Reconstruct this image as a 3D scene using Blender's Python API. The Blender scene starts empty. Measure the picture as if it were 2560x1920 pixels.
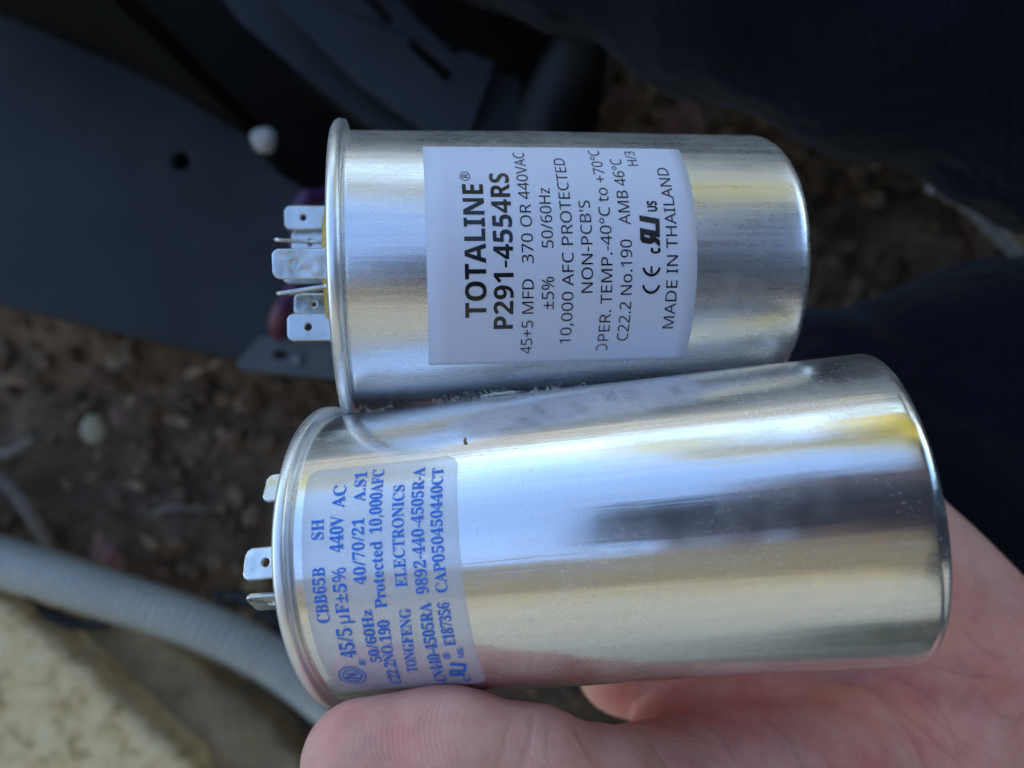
import bpy, bmesh, math, random
import numpy as np
from mathutils import Vector, Matrix, noise, geometry
random.seed(7); np.random.seed(7)
R = math.radians
sc = bpy.context.scene
COL = sc.collection
CZ = 0.46                      # height of the phone's lens above the soil

# ------------------------------------------------------------------ camera, sky, sun, exposure
FPX = 1923.0
cd = bpy.data.cameras.new('camera'); cam = bpy.data.objects.new('camera', cd); COL.objects.link(cam)
cd.sensor_width = 36.0; cd.lens = FPX / 2560 * 36; cd.clip_start = 0.01; cd.clip_end = 500
cam.location = (0, 0, CZ)
cd.dof.use_dof = True; cd.dof.focus_distance = 0.150; cd.dof.aperture_fstop = 9.0
sc.camera = cam
SUN_EL, SUN_AZ = R(40), R(196)     # azimuth clockwise from +Y: the sun stands behind the house
w = bpy.data.worlds.new('World'); sc.world = w; w.use_nodes = True
nt = w.node_tree; sky = nt.nodes.new('ShaderNodeTexSky'); sky.sky_type = 'NISHITA'; sky.sun_disc = False
sky.sun_elevation = SUN_EL; sky.sun_rotation = SUN_AZ; sky.dust_density = 0.2; sky.air_density = 1.0; sky.ozone_density = 2.0
bg = nt.nodes['Background']; bg.inputs[1].default_value = 0.15; nt.links.new(sky.outputs[0], bg.inputs[0])
sl = bpy.data.lights.new('sun', 'SUN'); sl.energy = 4.0; sl.angle = R(0.5); sl.color = (1, .95, .86)
so = bpy.data.objects.new('sun', sl); COL.objects.link(so)
sd = Vector((math.sin(SUN_AZ) * math.cos(SUN_EL), math.cos(SUN_AZ) * math.cos(SUN_EL), math.sin(SUN_EL)))
so.rotation_euler = sd.to_track_quat('Z', 'Y').to_euler(); so.location = sd * 8
sc.view_settings.view_transform = 'Standard'; sc.view_settings.look = 'None'
sc.view_settings.exposure = 1.7; sc.view_settings.gamma = 1
try: sc.cycles.use_denoising = True
except Exception: pass

# ------------------------------------------------------------------ helpers
def at(px, py, d):
    "point seen at a place of the 2560x1920 photograph, d metres below the lens"
    return Vector(((px - 1280) / FPX * d, (960 - py) / FPX * d, CZ - d))
def tag(o, label=None, cat=None, group=None, kind=None):
    if label: o['label'] = label
    if cat: o['category'] = cat
    if group: o['group'] = group
    if kind: o['kind'] = kind
    return o
def empty(name, loc=(0, 0, 0), M=None):
    o = bpy.data.objects.new(name, None); COL.objects.link(o); o.empty_display_size = .01
    if M is not None: o.matrix_world = M
    else: o.location = loc
    return o
def link(name, me, mat=None, parent=None, smooth=True):
    o = bpy.data.objects.new(name, me); COL.objects.link(o)
    if mat: me.materials.append(mat)
    if parent: o.parent = parent
    if smooth: me.polygons.foreach_set('use_smooth', [True] * len(me.polygons)); me.update()
    return o
def mesh(name, v, f, mat=None, parent=None, smooth=True):
    me = bpy.data.meshes.new(name); me.from_pydata([tuple(p) for p in v], [], [tuple(q) for q in f]); me.update()
    return link(name, me, mat, parent, smooth)
def npmesh(name, v, q, mat=None, parent=None):
    me = bpy.data.meshes.new(name); me.vertices.add(len(v)); me.vertices.foreach_set('co', np.ascontiguousarray(v, np.float32).ravel())
    n = len(q); me.loops.add(4 * n); me.loops.foreach_set('vertex_index', np.ascontiguousarray(q, np.int32).ravel())
    me.polygons.add(n); me.polygons.foreach_set('loop_start', np.arange(0, 4 * n, 4, dtype=np.int32))
    me.update(calc_edges=True); me.validate()
    return link(name, me, mat, parent)
def frombm(name, bm, mat=None, parent=None, smooth=False):
    bmesh.ops.recalc_face_normals(bm, faces=bm.faces)
    me = bpy.data.meshes.new(name); bm.to_mesh(me); bm.free(); return link(name, me, mat, parent, smooth)
def prism(name, poly, z0, z1, mat, parent=None, bevel=0.0, holes=(), seg=2):
    "a thick plate with holes, outline in xy"
    bm = bmesh.new(); bm.normal_update(); loops = [list(poly)] + [list(h) for h in holes]
    pts = [p for l in loops for p in l]
    tri = geometry.tessellate_polygon([[Vector((p[0], p[1], 0)) for p in l] for l in loops])
    top = [bm.verts.new((p[0], p[1], z1)) for p in pts]; bot = [bm.verts.new((p[0], p[1], z0)) for p in pts]
    for t in tri:
        bm.faces.new([top[i] for i in t]); bm.faces.new([bot[i] for i in reversed(t)])
    diag = list(bm.edges); k = 0; rim = []
    for l in loops:
        n = len(l)
        for i in range(n):
            a, b = k + i, k + (i + 1) % n
            bm.faces.new((top[a], top[b], bot[b], bot[a])); rim.append((top[a], top[b]))
        k += n
    bm.normal_update(); rs = {frozenset(e) for e in rim}
    bmesh.ops.dissolve_limit(bm, angle_limit=.01, verts=[], edges=[e for e in diag if e.is_valid and len(e.link_faces) == 2 and e.link_faces[0].normal.dot(e.link_faces[1].normal) > .99 and frozenset(e.verts) not in rs])
    bmesh.ops.recalc_face_normals(bm, faces=bm.faces)
    if bevel:
        es = [bm.edges.get(e) for e in rim]
        bmesh.ops.bevel(bm, geom=[e for e in es if e], offset=bevel, segments=seg, affect='EDGES', profile=.5)
    return frombm(name, bm, mat, parent)
def circle(cx, cy, r, n=20, ry=None): return [(cx + r * math.cos(2 * math.pi * i / n), cy + (ry or r) * math.sin(2 * math.pi * i / n)) for i in range(n)]
def catmull(P, n=10):
    P = [Vector(p) for p in P]; Q = [2 * P[0] - P[1]] + P + [2 * P[-1] - P[-2]]; out = []
    for i in range(1, len(Q) - 2):
        for k in range(n):
            t = k / n; a, b, c, d = Q[i - 1:i + 3]
            out.append(.5 * ((2 * b) + (c - a) * t + (2 * a - 5 * b + 4 * c - d) * t * t + (3 * b - a - 3 * c + d) * t ** 3))
    return out + [P[-1]]
def tube(name, path, rad, mat, parent=None, n=12, cap=True):
    v, f = tubedata(path, rad, n, cap); return mesh(name, v, f, mat, parent)
def tubedata(path, rad, n=12, cap=True):
    path = [Vector(p) for p in path]; v = []; f = []; up = Vector((0, 0, 1)); N = None
    for i, p in enumerate(path):
        t = (path[min(i + 1, len(path) - 1)] - path[max(i - 1, 0)]).normalized()
        if N is None: N = t.cross(up if abs(t.z) < .9 else Vector((1, 0, 0))).normalized()
        N = (N - t * N.dot(t)).normalized(); B = t.cross(N)
        r = rad(i / (len(path) - 1)) if callable(rad) else rad
        for k in range(n):
            a = 2 * math.pi * k / n; v.append(p + r * (math.cos(a) * N + math.sin(a) * B))
        if i:
            for k in range(n): f.append(((i - 1) * n + k, (i - 1) * n + (k + 1) % n, i * n + (k + 1) % n, i * n + k))
    if cap: f.append(tuple(reversed(range(n)))); f.append(tuple(range(len(v) - n, len(v))))
    return v, f
def wobr(u, a, wob): return wob * (noise.noise(Vector((u * 22, math.cos(a) * 1.6, math.sin(a) * 1.6))))
def lathe(name, prof, mat, parent=None, n=160, wob=0.0, cap0=False, cap1=False):
    "profile (u, r) turned about local x; theta 0 points at local z"
    v = []; f = []
    for i, (u, r) in enumerate(prof):
        for k in range(n):
            a = 2 * math.pi * k / n
            rr = r
            if wob and r > .012: rr += wobr(u, a, wob)
            v.append((u, rr * math.sin(a), rr * math.cos(a)))
        if i:
            for k in range(n): f.append(((i - 1) * n + k, i * n + k, i * n + (k + 1) % n, (i - 1) * n + (k + 1) % n))
    if cap0: f.append(tuple(range(n)))
    if cap1: f.append(tuple(reversed(range(len(v) - n, len(v)))))
    return mesh(name, v, f, mat, parent)

# ------------------------------------------------------------------ materials
class G:
    def __init__(s, name):
        s.m = bpy.data.materials.new(name); s.m.use_nodes = True; s.t = s.m.node_tree; s.p = s.t.nodes['Principled BSDF']
        s.co = s.t.nodes.new('ShaderNodeTexCoord').outputs['Object']
    def n(s, ty, **kw):
        x = s.t.nodes.new(ty)
        for k, v in kw.items(): setattr(x, k, v)
        return x
    def set(s, node, key, val):
        if isinstance(val, bpy.types.NodeSocket): s.t.links.new(val, node.inputs[key])
        else: node.inputs[key].default_value = val
    def P(s, **kw):
        for k, v in kw.items(): s.set(s.p, k.replace('_', ' '), v)
        return s
    def noise(s, scale, detail=4, rough=.55, stretch=None, dist=0, out='Fac', off=(0, 0, 0)):
        x = s.n('ShaderNodeTexNoise'); s.set(x, 'Scale', scale); s.set(x, 'Detail', detail); s.set(x, 'Roughness', rough); s.set(x, 'Distortion', dist)
        mp = s.n('ShaderNodeMapping'); s.t.links.new(s.co, mp.inputs[0]); mp.inputs['Scale'].default_value = stretch or (1, 1, 1); mp.inputs['Location'].default_value = off
        s.t.links.new(mp.outputs[0], x.inputs['Vector']); return x.outputs[out]
    def ramp(s, fac, *stops):
        r = s.n('ShaderNodeValToRGB'); s.t.links.new(fac, r.inputs[0]); e = r.color_ramp.elements
        for i, (p, c) in enumerate(stops):
            el = e[i] if i < 2 else e.new(p)
            el.position = p; el.color = (*c, 1) if isinstance(c, tuple) else (c, c, c, 1)
        return r.outputs[0]
    def math(s, op, a, b=None, c=None):
        x = s.n('ShaderNodeMath', operation=op); s.set(x, 0, a)
        if b is not None: s.set(x, 1, b)
        if c is not None: s.set(x, 2, c)
        return x.outputs[0]
    def mix(s, fac, a, b):
        x = s.n('ShaderNodeMix', data_type='RGBA'); s.set(x, 0, fac)
        s.set(x, 6, a if isinstance(a, bpy.types.NodeSocket) else (*a, 1)); s.set(x, 7, b if isinstance(b, bpy.types.NodeSocket) else (*b, 1)); return x.outputs[2]
    def bump(s, h, strength=.3, dist=.001, prev=None):
        b = s.n('ShaderNodeBump'); s.set(b, 'Height', h); s.set(b, 'Strength', strength); s.set(b, 'Distance', dist)
        if prev: s.t.links.new(prev, b.inputs['Normal'])
        s.t.links.new(b.outputs[0], s.p.inputs['Normal']); return b.outputs[0]

def aluminium(name, rough=.15, streak=.5, off=(0, 0, 0), dust=.5, tint=(.93, .935, .94), haze=.22):
    g = G(name)
    fine = g.noise(1, 3, .6, (25, 2600, 2600), off=off)          # drawing lines along the can
    mid = g.noise(1, 4, .6, (14, 520, 520), off=off)
    wave = g.noise(1, 2, .5, (14, 60, 60), off=off)
    blot = g.noise(60, 5, .65, off=off)
    speck = g.ramp(g.noise(1500, 2, .7, off=off), (.62, 0.), (.72, 1.))
    patch = g.ramp(g.noise(38, 4, .6, off=off), (.45, 0.), (.62, 1.))
    dots = g.math('MULTIPLY', speck, patch)
    scr = g.n('ShaderNodeTexVoronoi', feature='DISTANCE_TO_EDGE'); mp = g.n('ShaderNodeMapping'); g.t.links.new(g.co, mp.inputs[0])
    mp.inputs['Scale'].default_value = (60, 260, 260); mp.inputs['Rotation'].default_value = (0, 0, .35)
    nv = g.n('ShaderNodeVectorMath', operation='ADD'); g.t.links.new(mp.outputs[0], nv.inputs[0]); g.t.links.new(g.noise(90, 3, .6, out='Color'), nv.inputs[1])
    g.t.links.new(nv.outputs[0], scr.inputs['Vector'])
    line = g.ramp(scr.outputs['Distance'], (0., 1.), (.018, 0.))
    line = g.math('MULTIPLY', line, g.ramp(g.noise(55, 3, .6, off=(3, 1, 2)), (.56, 0.), (.66, 1.)))
    r = g.math('ADD', g.math('MULTIPLY', g.ramp(blot, (.35, 0.), (.7, 1.)), .10), rough)
    r = g.math('ADD', r, g.math('MULTIPLY', g.ramp(mid, (.4, 0.), (.75, 1.)), .10 * streak))
    r = g.math('ADD', r, g.math('MULTIPLY', line, .3))
    col = g.mix(g.math('MULTIPLY', dots, .35 * dust), tint, (.55, .56, .6))
    col = g.mix(g.math('MULTIPLY', g.ramp(mid, (.3, 1.), (.55, 0.)), .30 * streak), col, (.66, .67, .70))
    g.P(Base_Color=col, Metallic=g.math('SUBTRACT', 1.0, g.math('MULTIPLY', dots, .5 * dust)), Roughness=r)
    b = g.bump(fine, .30 * streak, .00006); b = g.bump(mid, .45 * streak, .00014, b); b = g.bump(wave, .32, .0004, b)
    nb = g.bump(g.noise(700, 3, .6, off=off), .04, .0001, b)
    hz = g.n('ShaderNodeBsdfAnisotropic'); g.set(hz, 'Color', col); g.set(hz, 'Roughness', .55); g.t.links.new(nb, hz.inputs['Normal'])
    mx = g.n('ShaderNodeMixShader'); g.t.links.new(g.p.outputs[0], mx.inputs[1]); g.t.links.new(hz.outputs[0], mx.inputs[2])
    g.set(mx, 0, g.math('ADD', haze, g.math('MULTIPLY', g.ramp(g.noise(48, 5, .7, off=(off[0] + 2, 3, 1)), (.45, 0.), (.65, 1.)), .22)))
    g.t.links.new(mx.outputs[0], g.t.nodes['Material Output'].inputs['Surface'])
    return g.m
M = {}
M['can1'] = aluminium('brushed_aluminium', .21, 1.0)
M['can2'] = aluminium('polished_aluminium', .115, .8, (4, 2, 7), 1.0, (.94, .94, .935), .11)
M['rim'] = aluminium('rim_metal', .24, .25, (1, 8, 3), .4, (.90, .905, .91), .38)
g = G('tinned_brass'); b = g.noise(1800, 3, .7)
g.P(Base_Color=g.mix(g.noise(160, 3, .6), (.60, .62, .60), (.74, .76, .75)), Metallic=1., Roughness=g.ramp(g.noise(500, 4, .7), (.3, .22), (.7, .42))); g.bump(b, .6, .0002); g.bump(g.noise(120, 2, .5), .5, .002); M['tab'] = g.m
g = G('phenolic_yellow'); g.P(Base_Color=(.55, .38, .06, 1), Roughness=.4); M['yellow'] = g.m
g = G('paper_label'); b = g.noise(900, 4, .6)
g.P(Base_Color=g.mix(g.ramp(g.noise(45, 4, .6), (.4, 0.), (.75, 1.)), (.76, .78, .90), (.72, .74, .86)), Roughness=.42, Specular_IOR_Level=.35); g.bump(b, .06, .0002); M['paper'] = g.m
g = G('black_ink'); sp = g.ramp(g.noise(3800, 2, .7), (.66, 0.), (.74, 1.))
g.P(Base_Color=g.mix(sp, (.012, .014, .014), (.4, .4, .42)), Roughness=.24, Specular_IOR_Level=.6); M['ink'] = g.m
g = G('blue_ink'); g.P(Base_Color=(.022, .19, .80, 1), Roughness=.4); M['blue'] = g.m
g = G('frosted_film'); g.P(Base_Color=(.86, .87, .94, 1), Roughness=.38, Alpha=g.ramp(g.noise(70, 4, .6), (.3, .20), (.7, .27)), Specular_IOR_Level=.3); g.bump(g.noise(500, 3, .6), .1, .0001); M['film'] = g.m
g = G('dark_gap'); g.P(Base_Color=(.015, .015, .018, 1), Roughness=.5, Metallic=.2); M['gap'] = g.m
# skin
g = G('skin')
red = g.ramp(g.noise(38, 6, .68), (.38, 0.), (.62, 1.)); big = g.ramp(g.noise(9, 3, .5, off=(5, 5, 5)), (.35, 0.), (.65, 1.))
col = g.mix(red, (.90, .47, .385), (.78, .25, .215)); col = g.mix(g.math('MULTIPLY', big, .5), col, (.82, .54, .40))
grime = g.math('MULTIPLY', g.ramp(g.noise(60, 5, .7, off=(9, 1, 2)), (.5, 0.), (.75, 1.)), .35)
col = g.mix(grime, col, (.27, .17, .15))
wv = g.n('ShaderNodeTexWave', wave_type='BANDS', bands_direction='DIAGONAL'); g.set(wv, 'Scale', 620.); g.set(wv, 'Distortion', 14.); g.set(wv, 'Detail', 2.); g.set(wv, 'Detail Scale', .12)
g.t.links.new(g.co, wv.inputs['Vector'])
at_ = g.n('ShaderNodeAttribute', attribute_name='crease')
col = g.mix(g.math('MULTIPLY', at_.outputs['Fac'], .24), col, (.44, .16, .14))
col = g.mix(g.math('MULTIPLY', g.ramp(wv.outputs['Fac'], (.5, 0.), (1., 1.)), .07), col, (.80, .58, .50))
g.P(Base_Color=col, Roughness=g.ramp(g.noise(300, 3, .6), (.3, .42), (.7, .6)), Subsurface_Weight=.12, Subsurface_Scale=.006, Specular_IOR_Level=.25)
g.set(g.p, 'Subsurface Radius', (1., .35, .2))
b = g.bump(wv.outputs['Fac'], .38, .00013); b = g.bump(g.noise(260, 4, .65), .25, .0006, b); b = g.bump(g.noise(1400, 2, .6), .2, .00015, b)
vo = g.n('ShaderNodeTexVoronoi', feature='DISTANCE_TO_EDGE'); mpv = g.n('ShaderNodeMapping'); g.t.links.new(g.co, mpv.inputs[0]); mpv.inputs['Scale'].default_value = (260, 520, 400); mpv.inputs['Rotation'].default_value = (0, 0, .6)
g.t.links.new(mpv.outputs[0], vo.inputs['Vector']); g.bump(g.ramp(vo.outputs['Distance'], (0., 0.), (.10, 1.)), .30, .00022, b); M['skin'] = g.m
# navy cloth with twill
def twill(name, c1, c2, rough=.9):
    g = G(name); wv = g.n('ShaderNodeTexWave', wave_type='BANDS', bands_direction='DIAGONAL'); g.set(wv, 'Scale', 170.); g.set(wv, 'Distortion', .6); g.set(wv, 'Detail', 1.)
    mp = g.n('ShaderNodeMapping'); mp.inputs['Rotation'].default_value = (0, 0, .5); mp.inputs['Scale'].default_value = (1, 1.5, .3); g.t.links.new(g.co, mp.inputs[0]); g.t.links.new(mp.outputs[0], wv.inputs['Vector'])
    g.P(Base_Color=g.mix(g.math('MULTIPLY', wv.outputs['Fac'], g.ramp(g.noise(12, 3, .5), (.3, .4), (.7, 1.))), c1, c2), Roughness=rough, Sheen_Weight=.08, Specular_IOR_Level=.15)
    b = g.bump(wv.outputs['Fac'], .35, .0003); g.bump(g.noise(14, 4, .6, dist=.5), .6, .02, b); return g.m
M['denim'] = twill('navy_twill', (.0018, .0023, .0060), (.0055, .0070, .0170))
M['shirt'] = twill('navy_shirt', (.010, .014, .034), (.018, .023, .048))
def simple(name, c, rough=.7, c2=None, sc_=20, bumpd=.002, metal=0., bs=.5, det=5, spec=.5):
    g = G(name); col = g.mix(g.ramp(g.noise(sc_, det, .65), (.35, 0.), (.68, 1.)), c, c2) if c2 else (*c, 1)
    g.P(Base_Color=col, Roughness=rough, Metallic=metal, Specular_IOR_Level=spec)
    if bumpd: g.bump(g.noise(sc_ * 4, 5, .65), bs, bumpd)
    return g.m
M['panel'] = simple('powder_coated_steel', (.012, .015, .018), .5, (.024, .029, .033), 14, .0004, bs=.25, spec=.25)
M['bracket'] = simple('galvanised_bracket', (.013, .016, .020), .55, (.022, .026, .031), 20, .0005, spec=.25)
M['foot'] = simple('grey_foot', (.045, .055, .062), .5, (.07, .08, .088), 40, .0005)
M['recess'] = simple('brown_black_recess', (.0035, .0033, .003), .9, (.010, .008, .006), 14, .002, spec=.1)  # near-black brown mottle for floor, lip and wall
M['conduit'] = simple('grey_conduit', (.52, .54, .51), .25, (.42, .43, .40), 16, .0005, bs=.3)
g = G('concrete'); a = g.ramp(g.noise(75, 8, .75), (.38, (.44, .31, .15)), (.47, (.80, .59, .31)), (.60, (.92, .75, .44)))
g.P(Base_Color=a, Roughness=.9, Specular_IOR_Level=.2); b = g.bump(g.noise(60, 8, .75), .8, .004); g.bump(g.noise(420, 4, .7), .6, .001, b); M['concrete'] = g.m
M['block'] = simple('dusty_block', (.20, .145, .08), .95, (.42, .32, .19), 34, .004, spec=.2)
g = G('soil'); a = g.ramp(g.noise(30, 9, .75), (.30, (.055, .036, .023)), (.5, (.16, .108, .072)), (.66, (.29, .205, .14)), (.8, (.42, .33, .24)))
pale = g.ramp(g.noise(7, 3, .5, off=(1.3, .2, 0)), (.42, 0.), (.65, 1.)); a2 = g.mix(g.math('MULTIPLY', pale, .45), a, (.24, .165, .10))
vd = g.n('ShaderNodeVectorMath', operation='DISTANCE'); g.t.links.new(g.co, vd.inputs[0]); vd.inputs[1].default_value = (-.275, .03, 0)
near = g.ramp(g.math('ADD', vd.outputs['Value'], g.math('MULTIPLY', g.noise(22, 5, .6, off=(4, 4, 0)), .10)), (.06, 1.), (.155, 0.))
a2 = g.mix(g.math('MULTIPLY', near, .55), a2, (.44, .30, .185))   # drier, paler earth under the pan's edge
g.P(Base_Color=a2, Roughness=.95, Specular_IOR_Level=.15); b = g.bump(g.noise(90, 8, .75), 1., .006); M['soil'] = g.m
M['clod'] = simple('soil_clods', (.07, .047, .031), .95, (.28, .19, .125), 120, .002, spec=.15)
M['stucco'] = simple('cream_stucco', (.76, .64, .50), .9, (.71, .60, .46), 8, .004)
M['soffit'] = simple('cream_soffit', (.74, .68, .61), .8, (.69, .63, .56), 3, .001)
M['white'] = simple('white_paint', (.78, .77, .74), .6)
M['tile'] = simple('roof_tile', (.22, .12, .08), .85, (.30, .18, .12), 6)
M['glass'] = simple('window_glass', (.03, .035, .04), .08, bumpd=0)
M['horizon_screen'] = simple('weathered_boards', (.125, .12, .11), .85, (.09, .085, .08), 5, .002)
M['patio'] = simple('dry_lawn', (.25, .22, .16), .95, (.17, .16, .11), 3, .003)
M['leaf'] = simple('yellow_leaf', (.66, .52, .03), .5, (.34, .36, .03), 2.5, 0)
M['green'] = simple('dark_green_leaf', (.035, .055, .02), .5, (.06, .08, .03), 6, 0)
M['bark'] = simple('bark', (.10, .075, .05), .9, (.05, .035, .025), 20, .01)
M['sand_stone'] = simple('olive_pebble', (.42, .39, .27), .8, (.30, .27, .19), 60, .002)
M['pebble'] = simple('pale_pebble', (.55, .52, .47), .8, (.42, .38, .34), 60, .002)
M['white_plastic'] = simple('white_plastic', (.42, .39, .38), .5, bumpd=0)
M['litter'] = simple('dead_leaf_scraps', (.11, .066, .04), .9, (.38, .27, .17), 45, 0)
M['twig'] = simple('grey_twig', (.22, .18, .145), .9, (.12, .095, .075), 90, .002)
M['purple'] = simple('purple_wire', (.07, .022, .09), .4, bumpd=0)
M['red'] = simple('red_connector', (.12, .03, .05), .4, bumpd=0)
M['crumb'] = simple('brown_crumb', (.34, .22, .12), .8, (.22, .13, .07), 600, 0)
M['pink'] = simple('pink_petal', (.22, .11, .105), .8, (.14, .07, .06), 60, .001)
M['orange'] = simple('orange_leaf', (.13, .055, .028), .8, (.06, .03, .018), 60, .001)
M['black'] = simple('black_rubber', (.012, .012, .014), .5, bumpd=0)
M['phone'] = simple('mauve_phone_case', (.13, .115, .19), .55, bumpd=0)
M['hair'] = simple('dark_hair', (.02, .015, .012), .7, (.04, .03, .02), 200, .003)
M['lint'] = simple('pale_lint', (.85, .83, .74), .9, bumpd=0)
M['screw'] = simple('steel_screw', (.16, .16, .17), .5, bumpd=0, metal=1.)

# ------------------------------------------------------------------ signed-distance modelling for bodies and clothes
def surfnet(fn, lo, hi, h):
    lo = np.array(lo, float); n = np.ceil((np.array(hi) - lo) / h).astype(int) + 1
    ax = [lo[i] + h * np.arange(n[i]) for i in range(3)]
    X, Y, Z = np.meshgrid(*[a.astype(np.float32) for a in ax], indexing='ij')
    V = fn(X, Y, Z); V[0], V[-1] = np.maximum(V[0], h), np.maximum(V[-1], h)
    V[:, 0], V[:, -1] = np.maximum(V[:, 0], h), np.maximum(V[:, -1], h); V[..., 0], V[..., -1] = np.maximum(V[..., 0], h), np.maximum(V[..., -1], h)
    S = V < 0; c = [(i, j, k) for i in (0, 1) for j in (0, 1) for k in (0, 1)]
    sl_ = lambda A, o: A[o[0]:A.shape[0] - 1 + o[0], o[1]:A.shape[1] - 1 + o[1], o[2]:A.shape[2] - 1 + o[2]]
    cnt = sum(sl_(S, o).astype(np.int8) for o in c); act = (cnt > 0) & (cnt < 8); idx = np.argwhere(act)
    ID = np.full(act.shape, -1, np.int64); ID[act] = np.arange(len(idx))
    acc = np.zeros((len(idx), 3)); num = np.zeros(len(idx))
    for a in c:
        for d in range(3):
            if a[d]: continue
            b = list(a); b[d] = 1
            va = V[idx[:, 0] + a[0], idx[:, 1] + a[1], idx[:, 2] + a[2]]; vb = V[idx[:, 0] + b[0], idx[:, 1] + b[1], idx[:, 2] + b[2]]
            m = (va < 0) != (vb < 0); t = np.where(m, va / np.where(m, va - vb, 1), 0)
            p = np.tile(np.array(a, float), (len(idx), 1)); p[:, d] += t
            acc += p * m[:, None]; num += m
    verts = lo + h * (idx + acc / num[:, None]); quads = []
    for d in range(3):
        e1, e2 = [(1, 2), (2, 0), (0, 1)][d]
        A = S[tuple(slice(0, -1) if i == d else slice(1, -1) for i in range(3))]; B = S[tuple(slice(1, None) if i == d else slice(1, -1) for i in range(3))]
        for inside in (True, False):
            e = np.argwhere((A != B) & (A == inside)); 
            if not len(e): continue
            off = np.ones(3, int); off[d] = 0; e = e + off; u1 = np.eye(3, dtype=int)[e1]; u2 = np.eye(3, dtype=int)[e2]
            q = np.stack([ID[tuple((e - u1 - u2).T)], ID[tuple((e - u2).T)], ID[tuple(e.T)], ID[tuple((e - u1).T)]], 1)
            quads.append(q if inside else q[:, ::-1])
    return verts, np.concatenate(quads)
def smin(a, b, k): h = np.clip(.5 + .5 * (b - a) / k, 0, 1); return b + (a - b) * h - k * h * (1 - h)
def cone(X, Y, Z, a, b, ra, rb, flat=1.0):
    a = np.array(a, np.float32); b = np.array(b, np.float32); d = b - a; L = d @ d
    px, py, pz = X - a[0], Y - a[1], Z - a[2]; t = np.clip((px * d[0] + py * d[1] + pz * d[2]) / L, 0, 1)
    return np.sqrt((px - t * d[0]) ** 2 + (py - t * d[1]) ** 2 + ((pz - t * d[2]) / flat) ** 2) - (ra + (rb - ra) * t)
def ell(X, Y, Z, c, r, Rm=None):
    q = np.stack([X - c[0], Y - c[1], Z - c[2]], -1)
    if Rm is not None: q = q @ np.array(Rm, np.float32)
    k = np.sqrt(((q / np.array(r, np.float32)) ** 2).sum(-1)); return (k - 1) * min(r) * (1.0)
def chain(X, Y, Z, pts, rad, k=.004, flat=1.):
    d = None
    for i in range(len(pts) - 1):
        e = cone(X, Y, Z, pts[i], pts[i + 1], rad[i], rad[i + 1], flat); d = e if d is None else smin(d, e, k)
    return d

# ------------------------------------------------------------------ the two capacitors
def frame(C, yaw, pit):
    a = Vector((math.cos(pit) * math.cos(yaw), math.cos(pit) * math.sin(yaw), math.sin(pit)))
    v = Vector((0, 0, 1)) - a * a.z; v.normalize(); y = v.cross(a)
    m = Matrix((a, y, v)).transposed().to_4x4(); m.translation = Vector(C) + Vector((0, 0, CZ)); return m
M1 = frame((-.03708, .02598, -.17946), .02684, -.12638); R1, L1 = .03175, .0975
s2 = .96; M2 = frame((-.03757 * s2, -.03889 * s2, -.17732 * s2), .12131, .14309); R2, L2 = .03175 * s2, .1185 * s2
cap1 = tag(empty('run_capacitor', M=M1), 'brushed silver run capacitor with opaque white label in black print, upper of the two cans', 'capacitor', 'run capacitors held side by side')
cap2 = tag(empty('run_capacitor', M=M2), 'shiny silver run capacitor with clear frosted label in blue print, lying against the thumb', 'capacitor', 'run capacitors held side by side')

def can(parent, Rr, L, rimo, mat, wob, corner):
    N = 40; prof = [(.0001, Rr - .0012), (.0002, Rr - .0003), (.0006, Rr)]
    prof += [(.0015 + (L - corner - .0015) * i / N, Rr) for i in range(N + 1)]
    prof += [(L - corner + corner * math.sin(a), Rr - corner + corner * math.cos(a)) for a in [R(90) * i / 8 for i in range(1, 9)]]
    prof += [(L, Rr * .6), (L, .001)]
    lathe('can_body', prof, mat, parent, 192, wob, cap1=True)
    o = rimo
    rim = [(.00035, Rr - .0006), (.00025, Rr + .0001), (.0001, Rr + o * .8), (-.0001, Rr + o), (-.0015, Rr + o + .0001), (-.0022, Rr + o - .0003), (-.0026, Rr + o - .0010), (-.0027, Rr - .0001), (-.0025, Rr - .0012), (-.0020, Rr - .0018), (-.0012, Rr - .0022), (-.0008, Rr - .003)]
    lathe('rolled_rim', rim, M['rim'], parent, 192, .0002)
    lathe('lid', [(-.0009, Rr - .0026), (-.0012, Rr * .7), (-.0012, .001)], M['rim'], parent, 96, cap1=False)
WOB = {R1: .00022, R2: .00030}
can(cap1, R1, L1, .0023, M['can1'], WOB[R1], .0035)
can(cap2, R2, L2, .0020, M['can2'], WOB[R2], .0028)
lathe('insulating_disc', [(-.0012, .0160), (-.0046, .0158), (-.0054, .0150), (-.0057, .001)], M['yellow'], cap1, 64)
lathe('insulating_disc', [(-.0012, .0155), (-.0030, .0152), (-.0036, .0140), (-.0037, .001)], M['yellow'], cap2, 64)

def spade(parent, Mr, tip, L, wdt, wdir, twist=0):
    "flat quick-connect tab with chamfered end and a hole; tip = world point of the free end's middle"
    inv = Mr.inverted(); p = inv @ tip; ax = Vector((1, 0, 0))
    wd = (inv.to_3x3() @ Vector(wdir)); 
    d = Vector((1, twist, 0)).normalized()
    wd = (wd - d * wd.dot(d)).normalized(); nn = d.cross(wd)
    h = wdt / 2; c = wdt * .2
    poly = [(0, -h + c), (c * .35, -h + c * .35), (c, -h), (L * .72, -h), (L * .74, -h * 1.08), (L, -h * 1.08), (L, h * 1.08), (L * .74, h * 1.08), (L * .72, h), (c, h), (c * .35, h - c * .35), (0, h - c)]
    o = prism('terminal', poly, -.0004, .0004, M['tab'], parent, .00032, [list(reversed(circle(L * .40 if L < .012 else .0045, 0, wdt * .125, 18)))])
    m = Matrix((d, wd, nn)).transposed().to_4x4(); m.translation = p
    o.data.transform(m); return o
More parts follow.
